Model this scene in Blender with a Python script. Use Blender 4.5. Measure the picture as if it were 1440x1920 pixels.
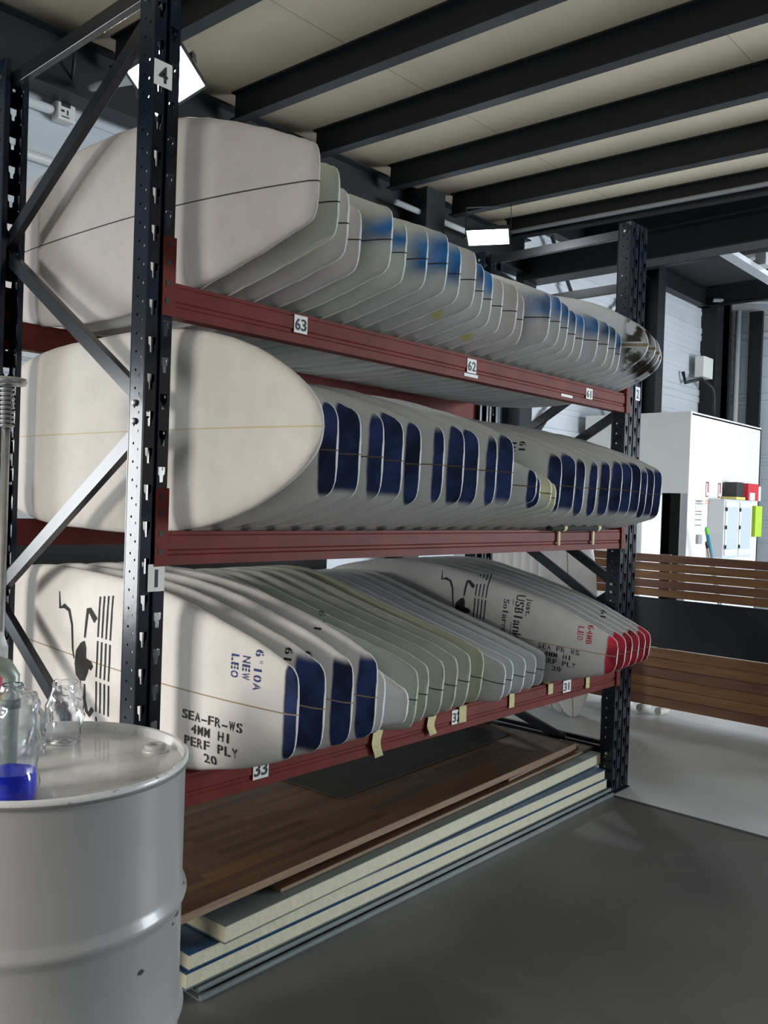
import bpy, bmesh, math, random
from mathutils import Vector, Matrix
random.seed(7)
S = bpy.context.scene
for o in list(bpy.data.objects): bpy.data.objects.remove(o)

# ------------------------------------------------------------------ camera
cam = bpy.data.cameras.new('camera'); co = bpy.data.objects.new('camera', cam)
S.collection.objects.link(co); S.camera = co
R_ = Vector((0.67164414, -0.74013439, 0.03309424)); U_ = Vector((-0.01367481, 0.03227697, 0.99938541)); F_ = Vector((0.74074769, 0.67168391, -0.01155744))
co.matrix_world = Matrix(((R_.x, U_.x, -F_.x, -1.376), (R_.y, U_.y, -F_.y, -2.0653), (R_.z, U_.z, -F_.z, 1.4514), (0, 0, 0, 1)))
cam.sensor_fit = 'VERTICAL'; cam.sensor_height = 36; cam.sensor_width = 27
cam.lens = 1624.2 * 36 / 1920; cam.clip_start = .05; cam.clip_end = 100

# ------------------------------------------------------------------ world, light, exposure
w = bpy.data.worlds.new('world'); S.world = w; w.use_nodes = True
bg = w.node_tree.nodes['Background']; bg.inputs[0].default_value = (.88, .93, 1, 1); bg.inputs[1].default_value = .075

def area(name, loc, target, sx, sy, power, col):
    l = bpy.data.lights.new(name, 'AREA'); l.shape = 'RECTANGLE'; l.size = sx; l.size_y = sy; l.energy = power; l.color = col
    o = bpy.data.objects.new(name, l); S.collection.objects.link(o); o.location = loc
    o.rotation_euler = (Vector(target) - Vector(loc)).to_track_quat('-Z', 'Y').to_euler()
    return o
# daylight: left gate, doorway in the back-left corner, right gate, rear hall
area('daylight_left_gate', (-6.6, .8, 3.0), (-4, .8, 1.75), 2.2, 2.8, 500, (1, .95, .88))
area('daylight_back_left_doorway', (-2.3, 4.0, 1.35), (-1.6, 0, 1.1), 1.3, 1.7, 85, (.95, .98, 1))
area('daylight_right_gate', (9.5, -6.5, 1.7), (8.0, 1, .4), 4.5, 3.2, 860, (.86, .93, 1))
area('daylight_rear_hall', (2.5, -8.5, 2.2), (2.5, 0, 2.6), 5, 2.5, 25, (.92, .95, 1))
S.view_settings.view_transform = 'Standard'; S.view_settings.look = 'None'; S.view_settings.gamma = 1
S.view_settings.use_curve_mapping = False; S.view_settings.exposure = 0.28

# ------------------------------------------------------------------ materials
MATS = {}
def mat(name, col, rough=.6, metal=0, noise=0, nscale=8, bump=0, bscale=60, col2=None, stretch=None, coat=0, spec=.5):
    if name in MATS: return MATS[name]
    m = bpy.data.materials.new(name); m.use_nodes = True; nt = m.node_tree; b = nt.nodes['Principled BSDF']
    b.inputs['Base Color'].default_value = (*col, 1); b.inputs['Roughness'].default_value = rough; b.inputs['Metallic'].default_value = metal
    b.inputs['Specular IOR Level'].default_value = spec; b.inputs['Coat Weight'].default_value = coat
    tc = nt.nodes.new('ShaderNodeTexCoord'); mp = nt.nodes.new('ShaderNodeMapping'); nt.links.new(tc.outputs['Object'], mp.inputs[0])
    if stretch: mp.inputs['Scale'].default_value = stretch
    if noise or col2:
        n = nt.nodes.new('ShaderNodeTexNoise'); n.inputs['Scale'].default_value = nscale; n.inputs['Detail'].default_value = 6
        r = nt.nodes.new('ShaderNodeValToRGB'); nt.links.new(mp.outputs[0], n.inputs[0]); nt.links.new(n.outputs[0], r.inputs[0])
        c2 = col2 or tuple(c * (1 - noise) for c in col)
        r.color_ramp.elements[0].position = .35; r.color_ramp.elements[1].position = .65
        r.color_ramp.elements[0].color = (*c2, 1); r.color_ramp.elements[1].color = (*col, 1)
        nt.links.new(r.outputs[0], b.inputs['Base Color'])
    if bump:
        n2 = nt.nodes.new('ShaderNodeTexNoise'); n2.inputs['Scale'].default_value = bscale; n2.inputs['Detail'].default_value = 4
        bp = nt.nodes.new('ShaderNodeBump'); bp.inputs['Strength'].default_value = bump; bp.inputs['Distance'].default_value = .01
        nt.links.new(mp.outputs[0], n2.inputs[0]); nt.links.new(n2.outputs[0], bp.inputs['Height']); nt.links.new(bp.outputs[0], b.inputs['Normal'])
    MATS[name] = m; return m
def emat(name, col, st):
    m = bpy.data.materials.new(name); m.use_nodes = True; b = m.node_tree.nodes['Principled BSDF']
    b.inputs['Base Color'].default_value = (*col, 1); b.inputs['Emission Color'].default_value = (*col, 1); b.inputs['Emission Strength'].default_value = st
    return m
NAVY = mat('navy_steel', (.004, .009, .024), .22, .0, noise=.4, nscale=6, bump=.03, bscale=30, spec=.45)
NAVYB = mat('grey_brace_steel', (.016, .018, .026), .25, .15, noise=.3, nscale=10)
RED = mat('brick_red_enamel', (.165, .028, .020), .5, 0, noise=.25, nscale=9, bump=.04, spec=.12)
STEEL = mat('dark_structural_steel', (.007, .009, .012), .5, 0, noise=.3, nscale=4)
ZINC = mat('zinc', (.55, .56, .57), .35, .8, noise=.2, nscale=20)
WPLATE = mat('white_plate', (.72, .72, .68), .5)
INK = mat('black_ink', (.008, .008, .009), .6)
BLUEINK = mat('blue_ink', (.04, .06, .24), .7, noise=.5, nscale=120)
SINK = mat('stencil_ink', (.03, .028, .028), .8, noise=.6, nscale=150)
REDINK = mat('red_ink', (.50, .03, .05), .7, noise=.3, nscale=150)
TAPE = mat('masking_tape', (.60, .55, .27), .7, noise=.15, nscale=40, bump=.2)
FOAMBLK = mat('black_foam', (.03, .032, .03), .95, bump=.3)
DRUMW = mat('white_drum_paint_shaded', (.36, .36, .355), .3, 0, noise=.06, nscale=5, coat=.15)  # same paint as the lid, darkened to carry the shade on the sides
PURWHITE = mat('white_cladding', (.56, .60, .63), .5, noise=.06, nscale=2)
WPAINT = mat('white_kiosk_paint', (.80, .79, .77), .6, noise=.05, nscale=3)
BLACK = mat('black', (.006, .006, .008), .6)

def foam_mat(name, base, paint=None, pw=0, sy=.01, z0=-1, z1=1, sz=.02, ns=0.02, gloss=.75, tint=None, band=None, spots=None):
    """foam with a painted patch measured from the board's tip (local y=0) and stringer (z=0)"""
    m = bpy.data.materials.new(name); m.use_nodes = True; nt = m.node_tree; b = nt.nodes['Principled BSDF']
    N = nt.nodes.new; Lk = nt.links.new
    b.inputs['Roughness'].default_value = gloss; b.inputs['Specular IOR Level'].default_value = .35
    tc = N('ShaderNodeTexCoord'); sep = N('ShaderNodeSeparateXYZ'); Lk(tc.outputs['Object'], sep.inputs[0])
    oi = N('ShaderNodeObjectInfo')
    no = N('ShaderNodeTexNoise'); no.inputs['Scale'].default_value = 14; no.inputs['Detail'].default_value = 5; no.noise_dimensions = '4D'
    Lk(tc.outputs['Object'], no.inputs[0]); ml = N('ShaderNodeMath'); ml.operation = 'MULTIPLY'; ml.inputs[1].default_value = 40
    Lk(oi.outputs['Random'], ml.inputs[0]); Lk(ml.outputs[0], no.inputs['W'])
    def math_(op, a, bb):
        n = N('ShaderNodeMath'); n.operation = op
        for i, v in enumerate((a, bb)):
            if isinstance(v, (int, float)): n.inputs[i].default_value = v
            else: Lk(v, n.inputs[i])
        return n.outputs[0]
    def sm(v, a, bb):
        n = N('ShaderNodeMapRange'); n.interpolation_type = 'SMOOTHSTEP'; n.inputs[1].default_value = a; n.inputs[2].default_value = bb
        n.inputs[3].default_value = 0; n.inputs[4].default_value = 1; Lk(v, n.inputs[0]); return n.outputs[0]
    def mixc(f, a, bb):
        n = N('ShaderNodeMix'); n.data_type = 'RGBA'; Lk(f, n.inputs[0])
        for i, v in ((6, a), (7, bb)):
            if isinstance(v, tuple): n.inputs[i].default_value = (*v, 1)
            else: Lk(v, n.inputs[i])
        return n.outputs[2]
    c = mixc(sm(no.outputs[0], .35, .75), base, tuple(x * .93 for x in base))
    jit = math_('MULTIPLY', math_('SUBTRACT', no.outputs[0], .5), ns * 2)
    if tint:
        f = math_('MULTIPLY', sm(math_('ADD', sep.outputs['Y'], jit), .35, .0), .8); c = mixc(f, c, tint)
    if paint:
        y = math_('MULTIPLY', math_('ADD', sep.outputs['Y'], jit), math_('ADD', math_('MULTIPLY', oi.outputs['Random'], .75), .68)); z = math_('ADD', sep.outputs['Z'], math_('ADD', jit, math_('MULTIPLY', math_('SUBTRACT', oi.outputs['Random'], .5), .03)))
        f = sm(y, pw + sy, pw - sy)
        sn = N('ShaderNodeSeparateXYZ'); Lk(tc.outputs['Normal'], sn.inputs[0])
        f = math_('MULTIPLY', f, sm(sn.outputs['X'], -.15, -.40)); f = math_('MULTIPLY', f, sm(z, z0 - sz, z0 + sz)); f = math_('MULTIPLY', f, sm(z, z1 + sz, z1 - sz))
        n2 = N('ShaderNodeTexNoise'); n2.inputs['Scale'].default_value = 9; n2.inputs['Detail'].default_value = 3; n2.noise_dimensions = '4D'
        Lk(tc.outputs['Object'], n2.inputs[0]); Lk(ml.outputs[0], n2.inputs['W'])
        pc = mixc(sm(n2.outputs[0], .3, .7), tuple(x * .5 for x in paint), tuple(min(1, x * 2.4 + .012) for x in paint))
        c = mixc(f, c, pc)
    if band:
        f = math_('MULTIPLY', sm(sep.outputs['Y'], band[0] - .015, band[0] + .015), sm(sep.outputs['Y'], band[1] + .02, band[1] - .02))
        f = math_('MULTIPLY', f, sm(math_('ABSOLUTE', sep.outputs['Z'], 0), .012, .016)); f = math_('MULTIPLY', f, sm(no.outputs[0], .60, .5))
        c = mixc(f, c, (.04, .032, .025))
    if spots:
        vec = N('ShaderNodeVectorMath'); vec.operation = 'DISTANCE'; Lk(tc.outputs['Object'], vec.inputs[0]); vec.inputs[1].default_value = spots
        f = math_('MULTIPLY', sm(math_('ADD', vec.outputs['Value'], jit), .045, .025), .7); c = mixc(f, c, (.62, .58, .12))
    Lk(c, b.inputs['Base Color'])
    nb = N('ShaderNodeTexNoise'); nb.inputs['Scale'].default_value = 70; nb.inputs['Detail'].default_value = 5; Lk(tc.outputs['Object'], nb.inputs[0])
    nb2 = N('ShaderNodeTexNoise'); nb2.inputs['Scale'].default_value = 7; Lk(tc.outputs['Object'], nb2.inputs[0])
    bp = N('ShaderNodeBump'); bp.inputs['Strength'].default_value = .22; bp.inputs['Distance'].default_value = .006
    Lk(math_('ADD', nb.outputs[0], math_('MULTIPLY', nb2.outputs[0], 2.0)), bp.inputs['Height']); Lk(bp.outputs[0], b.inputs['Normal'])
    return m

# ------------------------------------------------------------------ mesh helpers
def link(o, parent=None):
    S.collection.objects.link(o)
    if parent: o.parent = parent
    return o
def mesh_obj(name, V, F, m, parent=None, smooth=False):
    me = bpy.data.meshes.new(name); me.from_pydata([tuple(v) for v in V], [], F); me.update()
    if m: me.materials.append(m)
    if smooth: me.polygons.foreach_set('use_smooth', [True] * len(me.polygons))
    return link(bpy.data.objects.new(name, me), parent)
def tag(o, label=None, cat=None, group=None, kind=None):
    for k, v in (('label', label), ('category', cat), ('group', group), ('kind', kind)):
        if v: o[k] = v
    return o
def empty(name, loc=(0, 0, 0), rz=0, **kw):
    o = bpy.data.objects.new(name, None); link(o); o.location = loc; o.rotation_euler = (0, 0, rz); o.empty_display_size = .05
    return tag(o, **kw)
class MB:
    def __init__(s): s.V = []; s.F = []
    def add(s, V, F):
        n = len(s.V); s.V += [tuple(v) for v in V]; s.F += [tuple(i + n for i in f) for f in F]; return s
    def box(s, x0, x1, y0, y1, z0, z1, M=None):
        V = [Vector((x, y, z)) for z in (z0, z1) for y in (y0, y1) for x in (x0, x1)]
        if M: V = [M @ v for v in V]
        return s.add(V, [(0, 2, 3, 1), (4, 5, 7, 6), (0, 1, 5, 4), (2, 6, 7, 3), (0, 4, 6, 2), (1, 3, 7, 5)])
    def prism(s, prof, a, b, up=(0, 0, 1)):
        """closed 2D profile (u,v) swept from a to b; u = side, v = up"""
        a = Vector(a); b = Vector(b); d = (b - a).normalized(); side = d.cross(Vector(up)).normalized(); u = side.cross(d)
        n = len(prof); V = [p + side * q[0] + u * q[1] for p in (a, b) for q in prof]
        F = [(i, (i + 1) % n, (i + 1) % n + n, i + n) for i in range(n)] + [tuple(range(n))[::-1], tuple(range(n, 2 * n))]
        return s.add(V, F)
    def tube(s, pts, r, n=10, cap=True):
        pts = [Vector(p) for p in pts]; rs = r if isinstance(r, list) else [r] * len(pts); base = len(s.V)
        up = Vector((0, 0, 1)); V = []
        for i, p in enumerate(pts):
            d = (pts[min(i + 1, len(pts) - 1)] - pts[max(i - 1, 0)]).normalized()
            if abs(d.dot(up)) > .95: up = Vector((1, .1, 0))
            sd = d.cross(up).normalized(); uu = sd.cross(d)
            V += [p + (sd * math.cos(t) + uu * math.sin(t)) * rs[i] for t in [2 * math.pi * k / n for k in range(n)]]
        F = [(i * n + k, i * n + (k + 1) % n, (i + 1) * n + (k + 1) % n, (i + 1) * n + k) for i in range(len(pts) - 1) for k in range(n)]
        if cap: F += [tuple(range(n))[::-1], tuple(range((len(pts) - 1) * n, len(pts) * n))]
        return s.add(V, F)
    def lathe(s, prof, c=(0, 0, 0), n=32, closed=False, M=None):
        V = [Vector((r * math.cos(2 * math.pi * k / n), r * math.sin(2 * math.pi * k / n), z)) for r, z in prof for k in range(n)]
        if M: V = [M @ v for v in V]
        V = [v + Vector(c) for v in V]
        F = [(i * n + k, i * n + (k + 1) % n, (i + 1) * n + (k + 1) % n, (i + 1) * n + k) for i in range(len(prof) - 1) for k in range(n)]
        F += [tuple(range(n))[::-1], tuple(range((len(prof) - 1) * n, len(prof) * n))] if not closed else []
        return s.add(V, F)
    def build(s, name, m, parent=None, smooth=False, bevel=0):
        o = mesh_obj(name, s.V, s.F, m, parent, smooth)
        if bevel:
            b = o.modifiers.new('bevel', 'BEVEL'); b.width = bevel; b.segments = 2; b.limit_method = 'ANGLE'
        return o
def fix_normals(o):
    bm = bmesh.new(); bm.from_mesh(o.data); bmesh.ops.recalc_face_normals(bm, faces=bm.faces); bm.to_mesh(o.data); bm.free(); return o
def auto_smooth(o, ang=40):
    o.data.polygons.foreach_set('use_smooth', [True] * len(o.data.polygons))
    o.data.set_sharp_from_angle(angle=math.radians(ang)); return o

# ------------------------------------------------------------------ lettering
_gl = {}
def glyph(ch, stencil):
    k = (ch, stencil)
    if k in _gl: return _gl[k]
    cu = bpy.data.curves.new('g', 'FONT'); cu.body = ch; cu.size = 1; cu.resolution_u = 3
    if stencil or True: cu.offset = .02
    ob = bpy.data.objects.new('g', cu); S.collection.objects.link(ob)
    dg = bpy.context.evaluated_depsgraph_get(); me = bpy.data.meshes.new_from_object(ob.evaluated_get(dg))
    bm = bmesh.new(); bm.from_mesh(me)
    xs = [v.co.x for v in bm.verts] or [0, .5]; x0, x1 = min(xs), max(xs)
    if x1 - x0 < .3 and ch not in '.-': x0 -= .12; x1 += .12
    if stencil and bm.verts:
        c = (x0 + x1) / 2; g = .028
        for px in (c - g, c + g):
            bmesh.ops.bisect_plane(bm, geom=bm.verts[:] + bm.edges[:] + bm.faces[:], plane_co=(px, 0, 0), plane_no=(1, 0, 0))
        if ch not in 'I1l.-':
            bmesh.ops.delete(bm, geom=[f for f in bm.faces if abs(f.calc_center_median().x - c) < g], context='FACES')
    V = [((v.co.x - x0) / (x1 - x0), v.co.y / .73) for v in bm.verts]; bm.verts.index_update()
    F = [tuple(v.index for v in f.verts) for f in bm.faces]
    bm.free(); bpy.data.objects.remove(ob); bpy.data.curves.remove(cu); bpy.data.meshes.remove(me)
    _gl[k] = (V, F); return _gl[k]
def text2d(lines, h, gw, gap, lead, stencil=False, center=True):
    """letters as flat polygons in (u right, v up), origin at the block's centre"""
    V = []; F = []; H = h * len(lines) + lead * (len(lines) - 1)
    for li, t in enumerate(lines):
        W = len(t) * gw + (len(t) - 1) * gap; u0 = -W / 2 if center else 0; v0 = H / 2 - h - li * (h + lead)
        for ci, ch in enumerate(t):
            if ch == ' ': continue
            gv, gf = glyph(ch, stencil); n = len(V); wd = gw * (.45 if ch in '.' else 1)
            V += [(u0 + ci * (gw + gap) + a * wd, v0 + b * h) for a, b in gv]; F += [tuple(i + n for i in f) for f in gf]
    return V, F
def plate(parent, name, txt, x, z, wd, ht, y, label=None, wear=False):
    p = MB().box(x - wd / 2, x + wd / 2, y - .0015, y, z - ht / 2, z + ht / 2).build(name, WPLATE, parent)
    if label: p['label'] = label
    if txt:
        V, F = text2d([txt], ht * .66, wd * (.40 if len(txt) > 1 else .5), wd * .06, 0)
        mesh_obj('digits', [(x + a, y - .0025, z + b) for a, b in V], F, INK, p)
    return p

# ================================================================== SETTING
concrete = mat('dark_concrete', (.125, .126, .12), .5, 0, bump=.05, bscale=50, nscale=1.6, col2=(.088, .089, .086))
paleconc = mat('pale_sealed_concrete', (.60, .62, .63), .4, 0, nscale=2.5, col2=(.50, .52, .53), bump=.03)
tag(MB().box(-7, 2.68, -9, 4.3, -.1, 0).build('floor', concrete), kind='structure')
tag(MB().box(2.68, 15, -9, 4.3, -.1, 0).build('floor', paleconc), kind='structure')
tag(MB().box(2.665, 2.695, -9, 4.2, -.02, .0008).build('trim_1', mat('floor_joint', (.04, .04, .04), .8)), kind='structure')

def cladding(name, a, b, z0, z1, pitch=.36, dep=.022):
    """sheet wall with horizontal ribs from a to b (xy), ribs towards the room on its right-hand normal"""
    a = Vector((*a, 0)); b = Vector((*b, 0)); d = (b - a).normalized(); n = Vector((d.y, -d.x, 0))
    prof = []; z = z0; k = 0
    while z < z1:
        prof += [(0, z), (0, z + pitch * .62), (dep * .55, z + pitch * .65), (dep * .55, z + pitch * .72), (0, z + pitch * .75)] if k % 3 else \
                [(0, z), (0, z + pitch * .40), (dep, z + pitch * .44), (dep, z + pitch * .56), (0, z + pitch * .60), (0, z + pitch * .74), (dep, z + pitch * .78), (dep, z + pitch * .9), (0, z + pitch * .94)]
        z += pitch; k += 1
    V = []; m = len(prof)
    for p in (a, b): V += [p + n * q[0] + Vector((0, 0, q[1])) for q in prof]
    F = [(i, i + m, i + 1 + m, i + 1) for i in range(m - 1)]
    o = mesh_obj(name, V, F, PURWHITE); md = o.modifiers.new('s', 'SOLIDIFY'); md.thickness = .05; md.offset = -1 if False else 1
    fix_normals(o); return tag(o, kind='structure')
cladding('wall_back', (-5, 4.17), (14.2, 4.17), 0, 6.2)
cladding('wall_right', (14.3, 4.2), (14.3, -3.5), 0, 6.2)
zc = lambda y: 4.5 + .03 * (y - 2)          # underside of the purlins
CEIL = mat('tan_insulation_board', (.62, .54, .40), .85, 0, noise=.10, nscale=1.3, bump=.05, bscale=90)
def slope_box(mb, x0, x1, y0, y1, d0, d1):
    V = [(x, y, zc(y) + d) for d in (d0, d1) for y in (y0, y1) for x in (x0, x1)]
    return mb.add(V, [(0, 2, 3, 1), (4, 5, 7, 6), (0, 1, 5, 4), (2, 6, 7, 3), (0, 4, 6, 2), (1, 3, 7, 5)])
tag(slope_box(MB(), -4, 7.6, -7, 4.15, .235, .30).build('ceiling', CEIL), kind='structure')
for y in (-1.9, .25, 2.45):
    tag(slope_box(MB(), -4, 7.5, y, y + .004, .2335, .235).build('trim_2', mat('ceiling_seam', (.30, .26, .2), .9)), kind='structure')
DARKC = mat('dark_roof_deck', (.03, .033, .036), .8)
tag(MB().box(7.6, 14.5, -7, 4.2, 5.35, 5.45).build('ceiling', DARKC), kind='structure')
SKY = emat('skylight_glow', (.85, .93, 1), 2.2)
def tagged_sky(x0, x1, y0, y1, st=None):
    o = MB().box(x0, x1, y0, y1, 5.33, 5.35).build('window_1', SKY); tag(o, kind='structure'); return o
tagged_sky(11.6, 13.0, 1.2, 2.15)
MB
for (x, y0, y1) in ((10.9, 2.35, 3.05), (11.9, 2.45, 3.0)):
    tag(MB().box(x, x + .18, y0, y1, 5.3, 5.35).build('trim_3', mat('pale_panel', (.5, .5, .46), .7)), kind='structure')

tag(MB().box(-4.1, -4.0, -9, -.5, 0, 4.9).box(-4.1, -4.0, 2.4, 4.2, 0, 4.9).box(-4.1, -4.0, -.5, 2.4, 2.4, 4.9).build('unseen_shading_wall', PURWHITE), kind='structure')  # wall out of view, added so its lintel dims light on the upper boards
def ibeam(mb, a, b, h, wd, tf=.014, tw=.01, up=(0, 0, 1)):
    prof = [(-wd/2, 0), (wd/2, 0), (wd/2, tf), (tw/2, tf), (tw/2, h - tf), (wd/2, h - tf), (wd/2, h), (-wd/2, h), (-wd/2, h - tf), (-tw/2, h - tf), (-tw/2, tf), (-wd/2, tf)]
    return mb.prism(prof, a, b, up)
WH = ['nearest the camera at upper left', 'second from the camera', 'third from the camera', 'fourth from the camera', 'fifth from the camera', 'sixth, just before the deep portal beam']
for i, x in enumerate((1.97, 3.07, 3.99, 5.0, 6.0, 7.03)):
    o = ibeam(MB(), (x, -7, zc(-7)), (x, 3.78, zc(3.78)), .235, .10).build('roof_purlin', STEEL); fix_normals(o)
    tag(o, 'dark steel roof purlin under the tan ceiling, ' + WH[i], 'roof beam', 'purlins across the ceiling')
o = ibeam(MB(), (-4, 3.9, 4.28), (7.6, 3.9, 4.28), .42, .2).build('wall_rafter', STEEL); fix_normals(o)
tag(o, 'long dark steel beam along the top of the left back wall', 'roof beam')
o = ibeam(MB(), (7.6, -7, 4.17 - .0), (7.6, 4.0, 4.17), .33, .28, .02, .012).build('portal_beam', STEEL); fix_normals(o)
tag(o, 'deep dark steel portal beam crossing behind the far rack posts', 'roof beam')
for i, (x, y, wd, l) in enumerate(((5.5, 3.9, .26, 'dark steel column rising behind the middle of the top row of boards'), (7.55, 3.9, .28, 'dark steel column under the portal beam, behind the far rack frame'), (11.2, 3.9, .26, 'tall dark steel column right of the far rack posts'), (14.0, 4.0, .3, 'black steel corner column beside the grey conduit'))):
    top = 4.3 if i == 0 else (4.17 if i == 1 else 5.35)
    o = ibeam(MB(), (x, y, 0), (x, y, top), wd, wd * .95, .02, up=(0, 1, 0)).build('steel_column', STEEL)
    for v in o.data.vertices: v.co.y -= wd / 2 if i != 9 else 0
    fix_normals(o); tag(o, l, 'column', 'columns along the back wall')
o = MB().box(5.36, 5.66, 3.6, 3.9, 4.2, 4.66).build('column_head', STEEL); tag(o, 'dark steel column head where a purlin meets the column', 'column')
# beams beyond the portal
for i, (x, z) in enumerate(((9.2, 5.0), (10.6, 5.0), (13.4, 5.0))):
    o = ibeam(MB(), (x, -5, z), (x, 4.1, z), .3, .12).build('roof_purlin', STEEL); fix_normals(o)
    tag(o, 'dark roof beam in the high bay beyond the portal beam, ' + ('nearest', 'middle', 'farthest')[i] + ' of three', 'roof beam', 'beams of the high bay')
o = ibeam(MB(), (7.7, 4.0, 5.0), (14.2, 4.0, 5.0), .3, .14).build('eaves_beam', STEEL); fix_normals(o); tag(o, 'dark eaves beam over the far ribbed wall', 'roof beam')
def cprof(wd, dp, t=.003): return [(-wd/2, 0), (wd/2, 0), (wd/2, dp), (wd/2 - t, dp), (wd/2 - t, t), (-wd/2 + t, t), (-wd/2 + t, dp), (-wd/2, dp)]
for a, b, l in (((8.3, 3.95, 4.95), (10.95, 3.95, 1.9), 'thin dark wall brace sloping down right behind the far rack frame'), ((11.0, 3.99, 5.1), (7.75, 3.99, 2.0), 'thin dark wall brace sloping down left behind the far rack posts')):
    o = MB().prism([(-.04, -.004), (.04, -.004), (.04, .004), (-.04, .004)], a, b, up=(0, 1, 0)).build('wall_brace', STEEL); fix_normals(o); tag(o, l, 'brace')
# black pilaster recess by the corner
tag(MB().box(13.55, 14.22, 3.85, 4.12, 0, 5.35).build('trim_4', BLACK), kind='structure')
tag(MB().box(14.18, 14.26, 3.3, 3.52, 0, 5.0).build('trim_5', STEEL), kind='structure')

# ================================================================== RACK
L, D, H, PW, PD = 2.8174, .98, 2.918, .08, .073
L = 2.70
def post_mesh():
    V = []; F = []
    def cell(w_, h_, holes):
        bm = bmesh.new(); E = []
        for loop in [[(0, 0), (w_, 0), (w_, h_), (0, h_)]] + holes:
            vs = [bm.verts.new((x, 0, z)) for x, z in loop]; E += [bm.edges.new((vs[i], vs[(i + 1) % len(vs)])) for i in range(len(vs))]
        bmesh.ops.triangle_fill(bm, edges=E, use_beauty=True, use_dissolve=False); bm.verts.index_update()
        # drop triangles that cover a hole
        def inside(p, poly):
            c = False; n = len(poly)
            for i in range(n):
                (x1, y1), (x2, y2) = poly[i], poly[(i + 1) % n]
                if (y1 > p[1]) != (y2 > p[1]) and p[0] < (x2 - x1) * (p[1] - y1) / (y2 - y1) + x1: c = not c
            return c
        vv = [(v.co.x, v.co.z) for v in bm.verts]
        ff = [tuple(v.index for v in f.verts) for f in bm.faces if not any(inside((f.calc_center_median().x, f.calc_center_median().z), hh) for hh in holes)]
        bm.free(); return vv, ff
    key = lambda cx, cz: [(cx - .0115, cz + .018), (cx - .0105, cz - .002), (cx - .006, cz - .007), (cx - .005, cz - .024), (cx + .005, cz - .024), (cx + .006, cz - .007), (cx + .0105, cz - .002), (cx + .0115, cz + .018)]
    circ = lambda cx, cz, r: [(cx + r * math.cos(a), cz + r * math.sin(a)) for a in [k * math.pi / 4 for k in range(8)]]
    n = 29; ch = H / n
    A = cell(.034, ch, [key(.019, ch * .5)]); 
    sd = cell(.063, ch / 2, [circ(.017, ch * .13, .0042), circ(.040, ch * .3, .0042)])
    def put(c, f):
        vv, ff = c; k = len(V); V.extend([f(x, z) for x, z in vv]); F.extend([tuple(i + k for i in t) for t in ff])
    for i in range(n):
        put(A, lambda x, z: (x, 0, z + i * ch))
        z2 = i * ch
        # right column is staggered half a pitch
        put(A, lambda x, z: (.08 - x, 0, ((z + z2 + ch / 2) if i < n - 1 else (z + z2))) if True else None) if i < n - 1 else None
    for zz in (0, H - ch / 2):
        k = len(V); V.extend([(.046, 0, zz), (.08, 0, zz), (.08, 0, zz + ch / 2), (.046, 0, zz + ch / 2)]); F.append((k, k + 1, k + 2, k + 3))
    for i in range(2 * n):
        put(sd, lambda x, z: (0, .004 + x, z + i * ch / 2)); put(sd, lambda x, z: (.08, .004 + x, z + i * ch / 2))
    def strip(pts):
        k = len(V); V.extend([(x, y, z) for z in (0, H) for x, y in pts]); m = len(pts)
        F.extend([(k + i, k + i + 1, k + i + 1 + m, k + i + m) for i in range(m - 1)])
    strip([(.034, 0), (.037, .008), (.043, .008), (.046, 0)])
    strip([(0, 0), (0, .004)]); strip([(.08, 0), (.08, .004)])
    strip([(0, .067), (0, .073), (.016, .073), (.016, .066)]); strip([(.08, .067), (.08, .073), (.064, .073), (.064, .066)])
    me = bpy.data.meshes.new('post'); me.from_pydata(V, [], F); me.update(); me.materials.append(NAVY)
    bm = bmesh.new(); bm.from_mesh(me); bmesh.ops.remove_doubles(bm, verts=bm.verts, dist=.00005); bm.to_mesh(me); bm.free()
    return me
PM = post_mesh()
def frame(name_label, x0, braces, horiz, plates=()):
    root = empty('rack_frame', (x0, 0, 0), label=name_label, cat='rack frame', group='upright frames of the pallet rack')
    for k in (0, 1):
        p = link(bpy.data.objects.new('post', PM), root)
        md = p.modifiers.new('s', 'SOLIDIFY'); md.thickness = .0022; md.offset = 0
        if k: p.location = (.08, D, 0); p.rotation_euler = (0, 0, math.pi)
        f = MB().box(-.005, .085, -.012, .095, 0, .006).box(.0, .003, .0, .07, 0, .06).build('foot_plate', NAVY, p)
    xm = .028
    def br(a, b):
        o = MB().prism(cprof(.046, .024), a, b, up=(1, 0, 0)).build('brace', NAVYB, root); fix_normals(o)
        o.modifiers.new('b', 'BEVEL').width = .0012
        for q in (a, b):
            c = Vector(q); MB().lathe([(.009, 0), (.009, .006), (.005, .009)], n=6, M=Matrix.Rotation(-math.pi / 2, 4, 'Y'), c=(-.001, c.y, c.z)).build('bolt', ZINC, o)
        return o
    for (y0, z0, y1, z1) in braces: br((xm, y0, z0), (xm, y1, z1))
    for z in horiz: br((xm, .035, z), (xm, D - .035, z))
    return root
f1 = frame('near navy steel rack frame, tallest in view, behind the white drum', -PW,
      [(.04, 2.80, .94, 2.30), (.94, 2.26, .04, 1.70), (.04, 1.65, .94, 1.10), (.94, 1.06, .04, .50)], [2.86, .2])
plate(f1, 'number_plate', '4', .028, 2.592, .056, .068, -.002)
pl = plate(f1, 'number_plate', '1', .052, 1.222, .052, .075, -.004, 'yellowed number plate'); 
f2 = frame('navy steel rack frame at the far end of the red beams', L, [(.94, 2.84, .04, 2.28), (.04, 2.22, .94, 1.68), (.94, 1.62, .04, 1.07), (.04, 1.03, .94, .42), (.94, .40, .3, .21)], [2.87, .2])
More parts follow.
